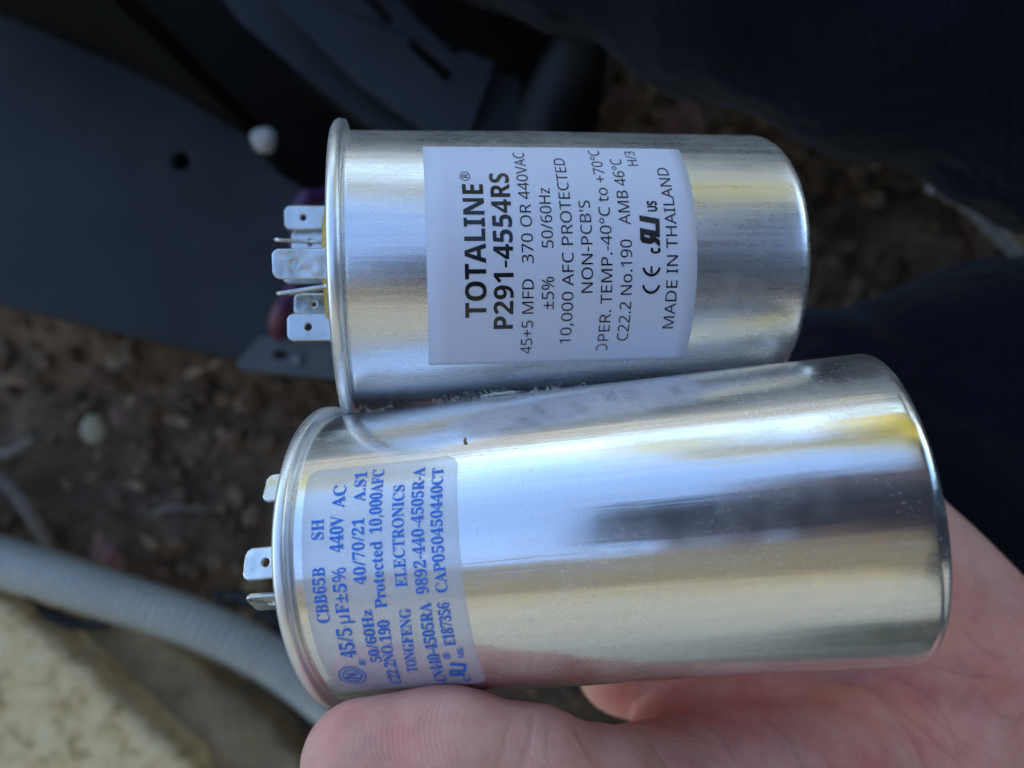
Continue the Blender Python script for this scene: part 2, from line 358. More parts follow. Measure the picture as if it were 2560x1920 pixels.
Y, Z = (0, 1, 0), (0, 0, 1)
for px, py, d, wpx, L, wd, tw in (
        (711, 545, .187, 60, .0165, Y, 0), (729, 607, .190, 60, .0165, Y, 0), (680, 660, .160, 76, .0145, (0, 1, .12), .0), (706, 676, .171, 68, .0145, (0, 1, -.1), 0),
        (735, 762, .178, 58, .013, (0, 1, -.25), 0), (718, 819, .168, 72, .0125, (0, 1, -.12), 0)):
    spade(cap1, M1, at(px, py, d), L, wpx * d / FPX, wd, tw)
spade(cap1, M1, at(688, 600, .168), .0145, .0063, (0, -.16, 1), -.06)
spade(cap1, M1, at(693, 737, .166), .0145, .0063, (0, -.09, 1), .15)
spade(cap2, M2, at(662, 1222, .156), .011, .0063, (0, .8, -.6)).name = 'terminal'
spade(cap2, M2, at(611, 1412, .1475), .012, .0063, (0, .87, -.45))
spade(cap2, M2, at(626, 1508, .150), .012, .0060, (0, .66, .75))

def patch(name, parent, Rr, u0, u1, s0, s1, lift, mat, rc=0.0):
    "label wrapped on a can: rounded rectangle, u along the can, s round it"
    n = 6; pts = []
    for cu, cs, a0 in ((u1 - rc, s1 - rc, 0), (u0 + rc, s1 - rc, 90), (u0 + rc, s0 + rc, 180), (u1 - rc, s0 + rc, 270)):
        for i in range(n + 1): pts.append((cu + rc * math.cos(R(a0 + 90 * i / n)), cs + rc * math.sin(R(a0 + 90 * i / n)))) if rc else (pts.append((cu, cs)) if i == 0 else None)
    bm = bmesh.new(); vs = [bm.verts.new((p[0], p[1], 0)) for p in pts]; bm.faces.new(vs)
    s = s0
    while s < s1 - .001:
        s += .001; bmesh.ops.bisect_plane(bm, geom=bm.verts[:] + bm.edges[:] + bm.faces[:], plane_co=(0, s, 0), plane_no=(0, 1, 0))
    u = u0
    while u < u1 - .003:
        u += .004; bmesh.ops.bisect_plane(bm, geom=bm.verts[:] + bm.edges[:] + bm.faces[:], plane_co=(u, 0, 0), plane_no=(1, 0, 0))
    r = bmesh.ops.extrude_face_region(bm, geom=bm.faces[:])
    for x in r['geom']:
        if isinstance(x, bmesh.types.BMVert): x.co.z += lift
    for v_ in bm.verts:
        a = v_.co.y / Rr; rr = Rr + .00005 + v_.co.z + wobr(v_.co.x, a, WOB[Rr]); v_.co = (v_.co.x, rr * math.sin(a), rr * math.cos(a))
    return frombm(name, bm, mat, parent, True)
lab1 = patch('label', cap1, R1, .0165, .0714, -.0249, .0252, .00016, M['paper'], .0004)
lab2 = patch('label', cap2, R2, .0028, .0323, -.0252, .0227, .00010, M['film'], .0022)

FD = bpy.utils.resource_path('LOCAL') + '/datafiles/fonts/'
fonts = {}
def font(fn):
    if fn not in fonts:
        try: fonts[fn] = bpy.data.fonts.load(FD + fn)
        except Exception: fonts[fn] = None
    return fonts[fn]
def loops_of(me):
    adj = {}
    for e in me.edges:
        a, b = e.vertices; adj.setdefault(a, []).append(b); adj.setdefault(b, []).append(a)
    seen = set(); out = []
    for s in adj:
        if s in seen: continue
        l = [s]; seen.add(s); cur = s
        while True:
            nx = [q for q in adj[cur] if q not in seen]
            if not nx: break
            cur = nx[0]; seen.add(cur); l.append(cur)
        if len(l) > 2: out.append([me.vertices[i].co.xy.copy() for i in l])
    return out
def area(l): return .5 * sum(l[i - 1].x * l[i].y - l[i].x * l[i - 1].y for i in range(len(l)))
def inside(p, l):
    c = False
    for i in range(len(l)):
        a, b = l[i - 1], l[i]
        if (a.y > p.y) != (b.y > p.y) and p.x < (b.x - a.x) * (p.y - a.y) / (b.y - a.y) + a.x: c = not c
    return c
SER = lambda s: ''.join(chr(0x1D400 + ord(c) - 65) if 'A' <= c <= 'Z' else chr(0x1D41A + ord(c) - 97) if 'a' <= c <= 'z' else chr(0x1D7CE + ord(c) - 48) if '0' <= c <= '9' else c for c in s)
def glyphs(text, fn, offset=0.0, spacing=1.0):
    "outline loops of a line of type -> (bmesh of flat faces, width); overlapping strokes get their own hair-thin layer"
    cu = bpy.data.curves.new('t', 'FONT'); cu.body = text; f = font(fn)
    if f: cu.font = f
    cu.fill_mode = 'NONE' if hasattr(cu, 'fill_mode') else cu.fill_mode; cu.offset = offset; cu.space_character = spacing; cu.resolution_u = 4
    cu.offset = 0; o = bpy.data.objects.new('t', cu); COL.objects.link(o)
    dg = bpy.context.evaluated_depsgraph_get(); me = bpy.data.meshes.new_from_object(o.evaluated_get(dg))
    ls = loops_of(me); bpy.data.objects.remove(o); bpy.data.meshes.remove(me); bpy.data.curves.remove(cu)
    big = max(ls, key=lambda l: abs(area(l))); sg = 1 if area(big) > 0 else -1
    outs = [l for l in ls if area(l) * sg > 0]; hol = [l for l in ls if area(l) * sg <= 0]
    if offset:      # thicken or thin the strokes
        def off(l, k):
            n = len(l); out = []
            for i in range(n):
                t1 = (l[i] - l[i - 1]); t2 = (l[(i + 1) % n] - l[i]); t1 = t1.normalized() if t1.length else t2.normalized(); t2 = t2.normalized() if t2.length else t1
                nn = Vector((t1.y + t2.y, -t1.x - t2.x)); L = max(nn.length, .5); out.append(l[i] + nn / nn.length * (k * min(2 / L, 1.6)) if nn.length > 1e-6 else l[i])
            return out
        ls = [off(l, offset * sg) for l in ls]; outs = [l for l in ls if area(l) * sg > 0]; hol = [l for l in ls if area(l) * sg <= 0]
    bb = lambda l: (min(p.x for p in l), max(p.x for p in l), min(p.y for p in l), max(p.y for p in l))
    grp = [[l] for l in outs]
    for h_ in hol:
        c = [i for i, l in enumerate(outs) if inside(h_[0], l) and abs(area(l)) > abs(area(h_))]
        if c: grp[min(c, key=lambda i: abs(area(outs[i])))].append(h_)
    bm = bmesh.new(); boxes = [bb(l) for l in outs]; lay = []
    for i, gl in enumerate(grp):
        used = {lay[j] for j in range(i) if boxes[j][0] < boxes[i][1] and boxes[j][1] > boxes[i][0]}
        k = 0
        while k in used: k += 1
        lay.append(k)
        tri = geometry.tessellate_polygon([[Vector((p.x, p.y, 0)) for p in l] for l in gl])
        vs = [bm.verts.new((p.x, p.y, k)) for l in gl for p in l]
        for t in tri:
            try: bm.faces.new([vs[q] for q in t])
            except ValueError: pass
    return bm
SANS, SERIF, BOLD = 'NotoSansHebrew-Regular.woff2', 'NotoSansMath-Regular.woff2', 'bold'
BLD = lambda s: ''.join(chr(0x1D5D4 + ord(c) - 65) if 'A' <= c <= 'Z' else chr(0x1D7EC + ord(c) - 48) if '0' <= c <= '9' else c for c in s)
def put(bm, target, Rr, u0, u1, s0, s1, cap, lift, capref=None, arc=None):
    "lay type on the can: baseline from (u0,s0) to (u1,s1), metres; cap = cap height"
    xs = [v.co.x for v in bm.verts]; x0, x1 = min(xs), max(xs); cr = capref or max(v.co.y for v in bm.verts)
    for v in bm.verts:
        t = (v.co.x - x0) / (x1 - x0); v.co = ((u0 + (u1 - u0) * t) - v.co.y / cr * cap, s0 + (s1 - s0) * t, v.co.z)
    ys = [v.co.y for v in bm.verts]; s = min(ys)
    while s < max(ys):
        s += .0009; bmesh.ops.bisect_plane(bm, geom=bm.verts[:] + bm.edges[:] + bm.faces[:], plane_co=(0, s, 0), plane_no=(0, 1, 0))
    for v in bm.verts:
        a = v.co.y / Rr; rr = Rr + lift + v.co.z * 4e-6 + wobr(v.co.x, a, WOB[Rr]); v.co = (v.co.x, rr * math.sin(a), rr * math.cos(a))
    for f in bm.faces:
        c = f.calc_center_median(); f.normal_update()
        if f.normal.dot(Vector((0, c.y, c.z))) < 0: f.normal_flip()
    me = bpy.data.meshes.new('x'); bm.to_mesh(me); bm.free(); target.from_mesh(me); bpy.data.meshes.remove(me)
def flat(polys):
    bm = bmesh.new()
    for k, pl in enumerate(polys):
        tri = geometry.tessellate_polygon([[Vector((p[0], p[1], 0)) for p in l] for l in (pl if isinstance(pl[0], list) else [pl])])
        vs = [bm.verts.new((p[0], p[1], k % 3)) for l in (pl if isinstance(pl[0], list) else [pl]) for p in l]
        for t in tri: bm.faces.new([vs[q] for q in t])
    return bm
def arcband(cx, cy, r, wd, a0, a1, n=20): 
    A_ = [R(a0 + (a1 - a0) * i / n) for i in range(n + 1)]
    return [(cx + (r + wd) * math.cos(a), cy + (r + wd) * math.sin(a)) for a in A_] + [(cx + r * math.cos(a), cy + r * math.sin(a)) for a in reversed(A_)]
def cemark():
    return flat([arcband(.5, .5, .38, .12, 105, 255), arcband(1.25, .5, .38, .12, 105, 255), [(.9, .45), (1.2, .45), (1.2, .55), (.9, .55)], [(0, 0), (.001, 0), (0, .001)][0:3]])
def rumark(b=.16):
    "the slanted, joined and mirrored R with a U"
    sh = lambda pts: [(x + .16 * y, y) for x, y in pts]
    return flat([sh([(.62, 0), (.62 - b, 0), (.62 - b, 1), (.62, 1)]), sh([(.12, 1), (.62, 1), (.62, 1 - b * .85), (.18, 1 - b * .85)]), sh([(.02, .9), (.12, 1), (.02 + b * 1.1, .88), (.02 + b, .52), (.02, .50)]),
                 sh([(.02, .52), (.62, .52), (.62, .52 - b * .8), (.1, .52 - b * .8)]), sh([(.22, .42), (.22 + b, .42), (b, 0), (-.02, 0)]),
                 sh([(.62, .0), (1.12, .0), (1.12, b * .85), (.62, b * .85)]), sh([(1.16, .0), (1.16, 1), (1.16 - b, 1), (1.16 - b, .08)])])
CAPS = {SANS: None, SERIF: None}
def caph(fn):
    if CAPS[fn] is None:
        b_ = glyphs(SER('H') if fn == SERIF else 'H', fn); CAPS[fn] = max(v.co.y for v in b_.verts); b_.free()
    return CAPS[fn]
mm = .001
T1 = bmesh.new(); LIFT1 = .00027
def line1(txt, u0, u1, s0, s1, cap, off=0., fn=SANS):
    b_ = fn == BOLD or '±' in txt; put(glyphs(BLD(txt) if fn == BOLD else txt, SERIF if b_ else fn, off, sp1.get(txt, 1.)), T1, R1, u0 * mm, u1 * mm, s0 * mm, s1 * mm, cap * mm, LIFT1, caph(SERIF if b_ else SANS))
sp1 = {}
line1('TOTALINE', 28.1, 28.1, -13.8, 13.45, 3.95, .002, BOLD); line1('®', 25.65, 25.65, 14.3, 16.7, 2.0)
line1('P291-4554RS', 33.55, 33.45, -16.3, 16.35, 3.7, .002, BOLD)
line1('45+5 MFD', 37.75, 37.6, -22.3, -6.2, 2.32); line1('370 OR 440VAC', 37.6, 37.3, -3.1, 22.85, 2.3)
line1('±5%', 41.75, 41.7, -12.3, -5.8, 2.35); line1('50/60Hz', 41.65, 41.55, -.1, 12.65, 2.3)
line1('10,000 AFC PROTECTED', 45.75, 45.55, -20.05, 20.95, 2.3)
line1("NON-PCB'S", 49.65, 49.55, -9.05, 9.75, 2.3)
line1('PER. TEMP.-40°C to +70°C', 53.75, 53.45, -19.55, 24.0, 2.3)
put(flat([arcband(0, 0, .80, .24, -118, 118)]), T1, R1, 53.8 * mm - 1.18 * mm, 53.8 * mm - 1.18 * mm, -21.95 * mm, -20.25 * mm, 1.2 * mm, LIFT1, 1.0)
line1('C22.2 No.190', 57.9, 57.7, -19.6, 1.5, 2.35); line1('AMB 46°C', 57.7, 57.65, 4.55, 20.9, 2.35)
line1('H/3', 61.1, 61.1, 18.8, 23.75, 2.15)
put(cemark(), T1, R1, 63.8 * mm, 63.75 * mm, -9.45 * mm, -3.85 * mm, 4.0 * mm, LIFT1, 1.0)
line1('c', 63.5, 63.5, -1.35, -.15, 2.35, .035); put(rumark(.25), T1, R1, 63.55 * mm, 63.75 * mm, -.05 * mm, 6.55 * mm, 4.15 * mm, LIFT1, 1.0); line1('US', 63.4, 63.4, 7.35, 9.7, 1.85, .035)
line1('MADE IN THAILAND', 67.35, 67.2, -16.9, 18.2, 2.35)
T1m = bpy.data.meshes.new('printed_text'); T1.to_mesh(T1m); T1.free(); link('printed_text', T1m, M['ink'], lab1, False)
T2 = bmesh.new(); LIFT2 = .00020
def line2(txt, u0, u1, s0, s1, cap, off=.002, fn=SERIF): put(glyphs(SER(txt) if fn == SERIF else txt, fn, off), T2, R2, u0 * mm, u1 * mm, s0 * mm, s1 * mm, cap * mm, LIFT2, caph(fn))
line2('CBB65B', 6.75, 7.05, -6.2, 3.9, 2.3); line2('SH', 7.05, 7.05, 8.85, 12.6, 2.3)
line2('45/5', 9.85, 10.45, -14.2, -7.6, 2.8); line2('μF±5%', 10.55, 11.0, -6.6, 3.55, 2.4); line2('440V', 10.75, 10.85, 6.3, 12.9, 2.4); line2('AC', 10.85, 10.95, 14.3, 18.9, 2.4)
line2('50/60Hz', 14.3, 14.9, -15.8, -4.4, 2.0); line2('40/70/21', 14.65, 14.8, .3, 12.0, 2.15); line2('A.S1', 14.8, 14.7, 15.1, 21.3, 2.2)
line2('C22.2NO.190', 16.1, 17.75, -23.0, -6.65, 2.15); line2('Protected', 17.85, 18.1, -4.3, 7.6, 2.15); line2('10,000AFC', 18.1, 18.1, 9.0, 21.5, 2.2)
line2('TONGFENG', 20.3, 22.0, -19.3, -4.75, 2.0); line2('ELECTRONICS', 22.1, 22.35, -.8, 17.6, 2.1)
line2('CN440-4505RA', 24.9, 25.9, -23.1, -3.95, 2.15); line2('9892-440-4505R-A', 25.85, 26.05, -2.35, 20.8, 2.15)
line2('E187356', 28.9, 29.2, -13.05, -4.25, 2.1); line2('CAP050450440CT', 29.25, 29.6, -2.4, 20.35, 2.05)
line2('c', 29.3, 29.35, -23.6, -22.5, 1.6, .02, SANS); put(rumark(.2), T2, R2, 28.6 * mm, 30.0 * mm, -22.0 * mm, -17.4 * mm, 3.1 * mm, LIFT2, 1.0); line2('US', 29.7, 29.95, -16.1, -13.8, 1.0, .03, SANS)
line2('®', 27.3, 27.3, -16.2, -14.6, 1.35, .01, SANS); line2('®', 11.15, 11.15, -16.5, -14.9, 1.3, .01, SANS)
def ring(r0, r1, sx=1.): return [[(.5 + r1 * math.cos(2 * math.pi * i / 40) * sx, .5 + r1 * math.sin(2 * math.pi * i / 40)) for i in range(40)], [(.5 + r0 * math.cos(-2 * math.pi * i / 40) * sx, .5 + r0 * math.sin(-2 * math.pi * i / 40)) for i in range(40)]]
lg = flat([ring(.455, .5), ring(.31, .36), [(.30, .28), (.36, .24), (.42, .75), (.36, .80)], [(.36, .80), (.42, .80), (.64, .30), (.56, .28)], [(.56, .28), (.62, .24), (.68, .74), (.62, .76)]])
put(lg, T2, R2, 10.0 * mm, 10.3 * mm, -22.15 * mm, -16.5 * mm, 5.4 * mm, LIFT2, 1.0)
T2m = bpy.data.meshes.new('printed_text'); T2.to_mesh(T2m); T2.free(); link('printed_text', T2m, M['blue'], lab2, False)

# ------------------------------------------------------------------ lint and crumb where the cans touch
def on_can(Mx, Rr, u, s, lift=0.): a = s / Rr; return Mx @ Vector((u, (Rr + lift) * math.sin(a), (Rr + lift) * math.cos(a)))
v, f = [], []
def addtube(path, r, n=5):
    a, b = tubedata(path, r, n, False); k = len(v); v.extend(a); f.extend([tuple(i + k for i in q) for q in b])
rng = random.Random(3)
for i in range(120):
    u = rng.choice([.010, .013, .026, .031, .034, .036, .038, .045, .05]) + rng.gauss(0, .0022); s = .0468 + rng.gauss(0, .0010)
    p = on_can(M2, R2, u, s, .0003); pts = [p]; d = Vector((rng.gauss(0, 1), rng.gauss(0, 1), rng.random() * .6)).normalized()
    for k in range(6):
        d = (d + Vector((rng.gauss(0, .8), rng.gauss(0, .8), rng.gauss(0, .5)))).normalized(); q = pts[-1] + d * .00036; pts.append(q)
    addtube(catmull(pts, 3), .00003)
for i in range(40):
    u = .0385 + rng.gauss(0, .0015); s = .0455; pts = [on_can(M2, R2, u + rng.gauss(0, .0006), s + rng.gauss(0, .0006), .0003 + rng.random() * .0006) for _ in range(5)]
    addtube(catmull(pts, 3), .000045)
tag(mesh('lint_fibres', v, f, M['lint']), 'pale lint fibres caught along the seam where the two cans touch', kind='stuff')
cr = bmesh.new(); bmesh.ops.create_icosphere(cr, subdivisions=2, radius=.0005)
for q in cr.verts: q.co *= 1 + .4 * noise.noise(q.co * 3000)
o = frombm('crumb', cr, M['crumb'], None, True); o.location = on_can(M2, R2, .0335, .0258, .0003); o.scale = (.7, 1.3, .6)
tag(o, 'tiny brown crumb stuck on the shiny can above its frosted label', 'crumb')

# ------------------------------------------------------------------ the photographer: left hand, body, clothes
def Pz(px, py, d): return tuple(at(px, py, d))
W3 = lambda x, y, z: (x, y, z + CZ)
TH = [Pz(905, 1905, .1415), Pz(1115, 1898, .143), Pz(1330, 1922, .146), Pz(1500, 1965, .153), Pz(1760, 1915, .170), Pz(2160, 1860, .197)]
def hand(X, Y_, Z_):
    wr = W3(.136, -.120, -.222)
    d = cone(X, Y_, Z_, wr, W3(.165, -.158, -.235), .026, .028, .8)
    # palm: a slab of metacarpals from the wrist to the knuckles
    kn = [W3(.031, -.079, -.215), W3(.045, -.053, -.222), W3(.059, -.028, -.228), W3(.073, -.011, -.230)]
    for i, k_ in enumerate(kn):
        b0 = W3(.118 + .006 * i, -.112 + .013 * i, -.222)
        d = smin(d, cone(X, Y_, Z_, b0, k_, .0155, .0125), .012)
    d = smin(d, cone(X, Y_, Z_, W3(.146, -.108, -.212), W3(.122, -.068, -.206), .019, .0185), .014)  # heel on the little-finger side
    d = smin(d, cone(X, Y_, Z_, W3(.122, -.068, -.208), W3(.100, -.030, -.215), .0185, .013), .012)
    d = smin(d, cone(X, Y_, Z_, W3(.044, -.066, -.219), W3(.108, -.054, -.207), .0125, .0165), .012)  # hollow of the palm, where the lower can rests
    # thumb and its ball
    d = smin(d, cone(X, Y_, Z_, Pz(2320, 1975, .198), Pz(1800, 2020, .180), .0240, .0225), .012)
    t = cone(X, Y_, Z_, TH[3], Pz(1740, 2000, .178), .0108, .019)
    t = smin(t, cone(X, Y_, Z_, TH[2], TH[3], .0108, .0108), .003)
    t = smin(t, cone(X, Y_, Z_, TH[1], TH[2], .0122, .0108), .004)
    t = smin(t, cone(X, Y_, Z_, TH[0], TH[1], .0112, .0128), .004)
    d = smin(d, t, .005)
    d = smin(d, cone(X, Y_, Z_, Pz(1680, 1875, .192), Pz(1900, 1780, .210), .0115, .015), .006)       # web towards the forefinger
    # fingers under the cans, each of its own length and bend
    F = [(kn[0], W3(.010, -.050, -.223), W3(-.011, -.027, -.228), W3(-.022, -.014, -.227), .0092),
         (kn[1], W3(.018, -.010, -.236), W3(.004, .014, -.237), W3(-.005, .030, -.234), .0095),
         (kn[2], W3(.038, .010, -.240), W3(.027, .036, -.241), W3(.020, .053, -.236), .0090),
         (kn[3], W3(.062, .014, -.243), W3(.055, .034, -.243), W3(.050, .048, -.240), .0080)]
    fi = None
    for a, b, c_, e, r in F:
        q = chain(X, Y_, Z_, [a, b, c_, e], [r * 1.12, r, r * .93, r * .82], .002)
        fi = q if fi is None else np.minimum(fi, q)
    d = smin(d, fi, .006)
    # the cans press the skin in: keep the flesh outside them
    for Mx, Rr, L in ((M1, R1, L1), (M2, R2, L2)):
        iv = np.array(Mx.inverted(), np.float32)
        lx, ly, lz = [iv[i, 0] * X + iv[i, 1] * Y_ + iv[i, 2] * Z_ + iv[i, 3] for i in range(3)]
        dc = np.maximum(np.sqrt(ly ** 2 + lz ** 2) - (Rr + .0001), np.maximum(-.004 - lx, lx - L - .0001))
        d = np.maximum(d, -dc)
    return d
hv, hq = surfnet(hand, W3(-.045, -.165, -.265), W3(.175, .075, -.115), .0013)
def smooth(v, q, it):
    for _ in range(it):
        acc = np.zeros_like(v); n = np.zeros(len(v))
        for a, b in ((0, 1), (1, 2), (2, 3), (3, 0)):
            np.add.at(acc, q[:, a], v[q[:, b]]); np.add.at(acc, q[:, b], v[q[:, a]]); np.add.at(n, q[:, a], 1); np.add.at(n, q[:, b], 1)
        v = v * .4 + .6 * acc / n[:, None]
    return v
hv = smooth(hv, hq, 3)
# refine, then press the skin folds in
def refine(v, q):
    e = np.sort(np.concatenate([q[:, [0, 1]], q[:, [1, 2]], q[:, [2, 3]], q[:, [3, 0]]]), 1); u, inv = np.unique(e, axis=0, return_inverse=True); inv = inv.ravel()
    n, m = len(v), len(q); ev = v[u].mean(1); fv = v[q].mean(1); E = [n + inv[i * m:(i + 1) * m] for i in range(4)]; Fc = n + len(u) + np.arange(m)
    qq = np.concatenate([np.stack([q[:, i], E[i], Fc, E[(i - 1) % 4]], 1) for i in range(4)]); return np.concatenate([v, ev, fv]), qq
hv, hq = refine(hv, hq); hv = smooth(hv, hq, 1)
CRE = [([(1270, 1800), (1262, 1860), (1240, 1920)], .0002, .0004), ([(1360, 1790), (1372, 1850), (1365, 1925)], .0002, .0004), ([(1720, 1800), (1800, 1835), (1850, 1920)], .0003, .0005), ([(1850, 1770), (1960, 1830), (2010, 1925)], .0003, .0005), ([(2150, 1700), (2270, 1790), (2420, 1920)], .0004, .0006), ([(2400, 1560), (2450, 1620), (2540, 1660)], .0002, .0005), ([(2440, 1720), (2500, 1790), (2555, 1800)], .0003, .0005), ([(1330, 1760), (1327, 1830), (1300, 1930)], 0.00036, 0.00048), ([(1425, 1800), (1460, 1860), (1500, 1930)], 0.00036, 0.00048), ([(1565, 1800), (1620, 1850), (1680, 1930)], 0.00042, 0.00054),
       ([(1620, 1835), (1660, 1790), (1730, 1745), (1800, 1720)], 0.00042, 0.00054), ([(1560, 1800), (1590, 1745), (1640, 1722)], 0.00030, 0.00048),
       ([(2080, 1690), (2190, 1745), (2260, 1810), (2330, 1930)], 0.00048, 0.00060), ([(2230, 1690), (2330, 1750), (2390, 1850), (2400, 1930)], 0.00030, 0.00048), ([(2310, 1660), (2420, 1690), (2560, 1700)], 0.00018, 0.00042), ([(2290, 1750), (2340, 1800), (2440, 1880)], 0.00018, 0.00042)]
me_n = np.zeros_like(hv); fn_ = np.cross(hv[hq[:, 2]] - hv[hq[:, 0]], hv[hq[:, 3]] - hv[hq[:, 1]])
for i in range(4): np.add.at(me_n, hq[:, i], fn_)
me_n /= np.linalg.norm(me_n, axis=1)[:, None] + 1e-12
dd = CZ - hv[:, 2]; spx = 1280 + hv[:, 0] / dd * FPX; spy = 960 - hv[:, 1] / dd * FPX
crease = np.zeros(len(hv)); disp = np.zeros(len(hv)); front = (me_n[:, 2] > .15) & (dd < .235)
for pts, dep, wd in CRE:
    P = np.array([(p.x, p.y) for p in catmull([(a, b, 0) for a, b in pts], 8)]); best = np.full(len(hv), 1e9)
    for a, b in zip(P[:-1], P[1:]):
        e = b - a; t = np.clip(((spx - a[0]) * e[0] + (spy - a[1]) * e[1]) / (e @ e), 0, 1); best = np.minimum(best, np.hypot(spx - a[0] - t * e[0], spy - a[1] - t * e[1]))
    best = best * dd / FPX; e0 = np.minimum(np.hypot(spx - P[0][0], spy - P[0][1]), np.hypot(spx - P[-1][0], spy - P[-1][1])) * dd / FPX; gsn = np.exp(-(best / wd) ** 2) * front * np.clip(e0 / .004 + .1, 0, 1); disp = np.maximum(disp, gsn * dep); crease = np.maximum(crease, gsn)
hv = hv - me_n * disp[:, None]

SH_L, EL_L, WR_L = W3(.31, -.34, .36), W3(.38, -.38, .04), W3(.150, -.139, -.228)
SH_R, EL_R, WR_R = W3(.37, .17, .36), W3(.33, .27, .12), W3(.12, .075, .035)
NK, HD = W3(.29, -.08, .45), W3(.19, -.08, .52)
def bodyc(X, Y_, Z_):
    d = cone(X, Y_, Z_, EL_L, WR_L, .042, .0265, .9)
    d = np.minimum(d, smin(cone(X, Y_, Z_, EL_R, WR_R, .042, .028), cone(X, Y_, Z_, SH_R, EL_R, .05, .044), .02))
    d = smin(d, cone(X, Y_, Z_, SH_L, EL_L, .05, .044), .02)
    d = smin(d, cone(X, Y_, Z_, SH_L, SH_R, .065, .065), .03)
    d = smin(d, cone(X, Y_, Z_, NK, HD, .06, .055), .03)
    hd = smin(ell(X, Y_, Z_, HD, (.085, .077, .11), None), ell(X, Y_, Z_, W3(.135, -.08, .485), (.045, .055, .055)), .03)   # skull, jaw; the face looks down at the phone
    hd = smin(hd, cone(X, Y_, Z_, W3(.112, -.08, .525), W3(.090, -.08, .505), .010, .014), .012)       # nose
    for s in (-1, 1):
        hd = smin(hd, ell(X, Y_, Z_, W3(.195, -.08 + .08 * s, .51), (.022, .010, .032)), .008)           # ears
        hd = np.maximum(hd, -(np.sqrt((X - .105) ** 2 + (Y_ + .08 - .032 * s) ** 2 + (Z_ - CZ - .545) ** 2) - .010))
    return smin(d, hd, .02)
bv, bq = surfnet(bodyc, W3(.05, -.46, -.26), W3(.60, .40, .72), .009)
def rhand(X, Y_, Z_):   # right hand closed round the phone's edges
    d = cone(X, Y_, Z_, WR_R, W3(.10, .045 + .018, .035), .026, .026)
    d = smin(d, cone(X, Y_, Z_, W3(.11, .045 + .018, .034), W3(.055, .022 + .018, .036), .022, .020), .012)
    for i, (x, r) in enumerate(((.02, .0088), (.042, .0092), (.064, .0088), (.084, .0078))):
        ln = (.0, .004, .002, -.006)[i]
        d = smin(d, chain(X, Y_, Z_, [W3(x + .03, .03 + .018, .036), W3(x, -.01 + .018, .032), W3(x - .004, -.045 - ln + .018, .026), W3(x - .004, -.066 - ln + .018, .014)], [r * 1.15, r, r * .95, r * .85], .003), .006)
    d = smin(d, chain(X, Y_, Z_, [W3(.085, .05 + .018, .03), W3(.055, .052 + .018, .020), W3(.03, .040 + .018, .018)], [.014, .011, .0095], .004), .008)
    return d
rv, rq = surfnet(rhand, W3(-.03, -.08, -.005), W3(.15, .12, .075), .003)
V_ = np.concatenate([hv, bv, rv]); Q_ = np.concatenate([hq, bq + len(hv), rq + len(hv) + len(bv)])
person = tag(empty('person', (.5, 0, 0)), 'crouching person in navy trousers holding both cans on an open left palm', 'person')
def child(o): o.matrix_parent_inverse = person.matrix_world.inverted(); o.parent = person; return o
person.matrix_world = Matrix.Translation((.5, 0, 0))
def pchild(name, v, q, mat): o = npmesh(name, np.asarray(v) - np.array([.5, 0, 0]), q, mat); o.parent = person; return o
body = pchild('body', V_, Q_, M['skin'])
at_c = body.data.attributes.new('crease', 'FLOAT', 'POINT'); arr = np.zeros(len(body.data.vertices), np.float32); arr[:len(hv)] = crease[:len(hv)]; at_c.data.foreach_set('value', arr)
def hairf(X, Y_, Z_):
    d = ell(X, Y_, Z_, W3(.208, -.08, .535), (.092, .085, .115)); return np.maximum(d, -(ell(X, Y_, Z_, W3(.08, -.08, .49), (.10, .09, .11))))
pchild('hair', *surfnet(hairf, W3(.07, -.20, .38), W3(.34, .05, .68), .008), M['hair'])
def fold(X, Y_, Z_, s, a): return a * (np.sin(X * s + 3 * np.sin(Y_ * s * .6) + Z_ * 9) * np.sin(Y_ * s * .8 + 2 * np.sin(X * s * .5) + 1.3))
def shirtf(X, Y_, Z_):
    d = cone(X, Y_, Z_, W3(.37, -.08, .32), W3(.64, -.02, -.10), .170, .16)
    for a, b, c_ in ((SH_L, EL_L, WR_L), (SH_R, EL_R, WR_R)):
        b = np.array(b); c_ = np.array(c_); e = b + (c_ - b) * .72
        d = smin(d, cone(X, Y_, Z_, a, b, .072, .058), .03); d = smin(d, cone(X, Y_, Z_, b, e, .056, .044), .02)
    d = smin(d, cone(X, Y_, Z_, SH_L, SH_R, .085, .085), .03); return d + fold(X, Y_, Z_, 34, .004)
pchild('shirt', *surfnet(shirtf, W3(.12, -.50, -.30), W3(.85, .40, .50), .009), M['shirt'])
K1 = at(1230, -600, .30); H1 = at(3500, 140, .27); K2 = at(2150, 1255, .335); H2 = at(4200, 900, .30)
def trouf(X, Y_, Z_):
    d = cone(X, Y_, Z_, K1, H1, .084, .095)
    d = smin(d, cone(X, Y_, Z_, K1, K1 + Vector((.04, .05, -.16)), .078, .06), .02)
    e = cone(X, Y_, Z_, K2, H2, .086, .095); e = smin(e, cone(X, Y_, Z_, K2, K2 + Vector((.10, -.02, -.11)), .07, .055), .02)
    d = smin(d, e, .012); d = smin(d, cone(X, Y_, Z_, W3(.60, -.07, -.20), W3(.60, .10, -.20), .13, .13), .05)
    d = d + fold(X, Y_, Z_, 38, .0050) + fold(X + .3 * Y_, Y_, Z_, 90, .0022)
    return np.maximum(d, .004 - Z_)
pchild('trousers', *surfnet(trouf, (-.14, -.32, -.005), (.80, .42, .46), .0055), M['denim'])
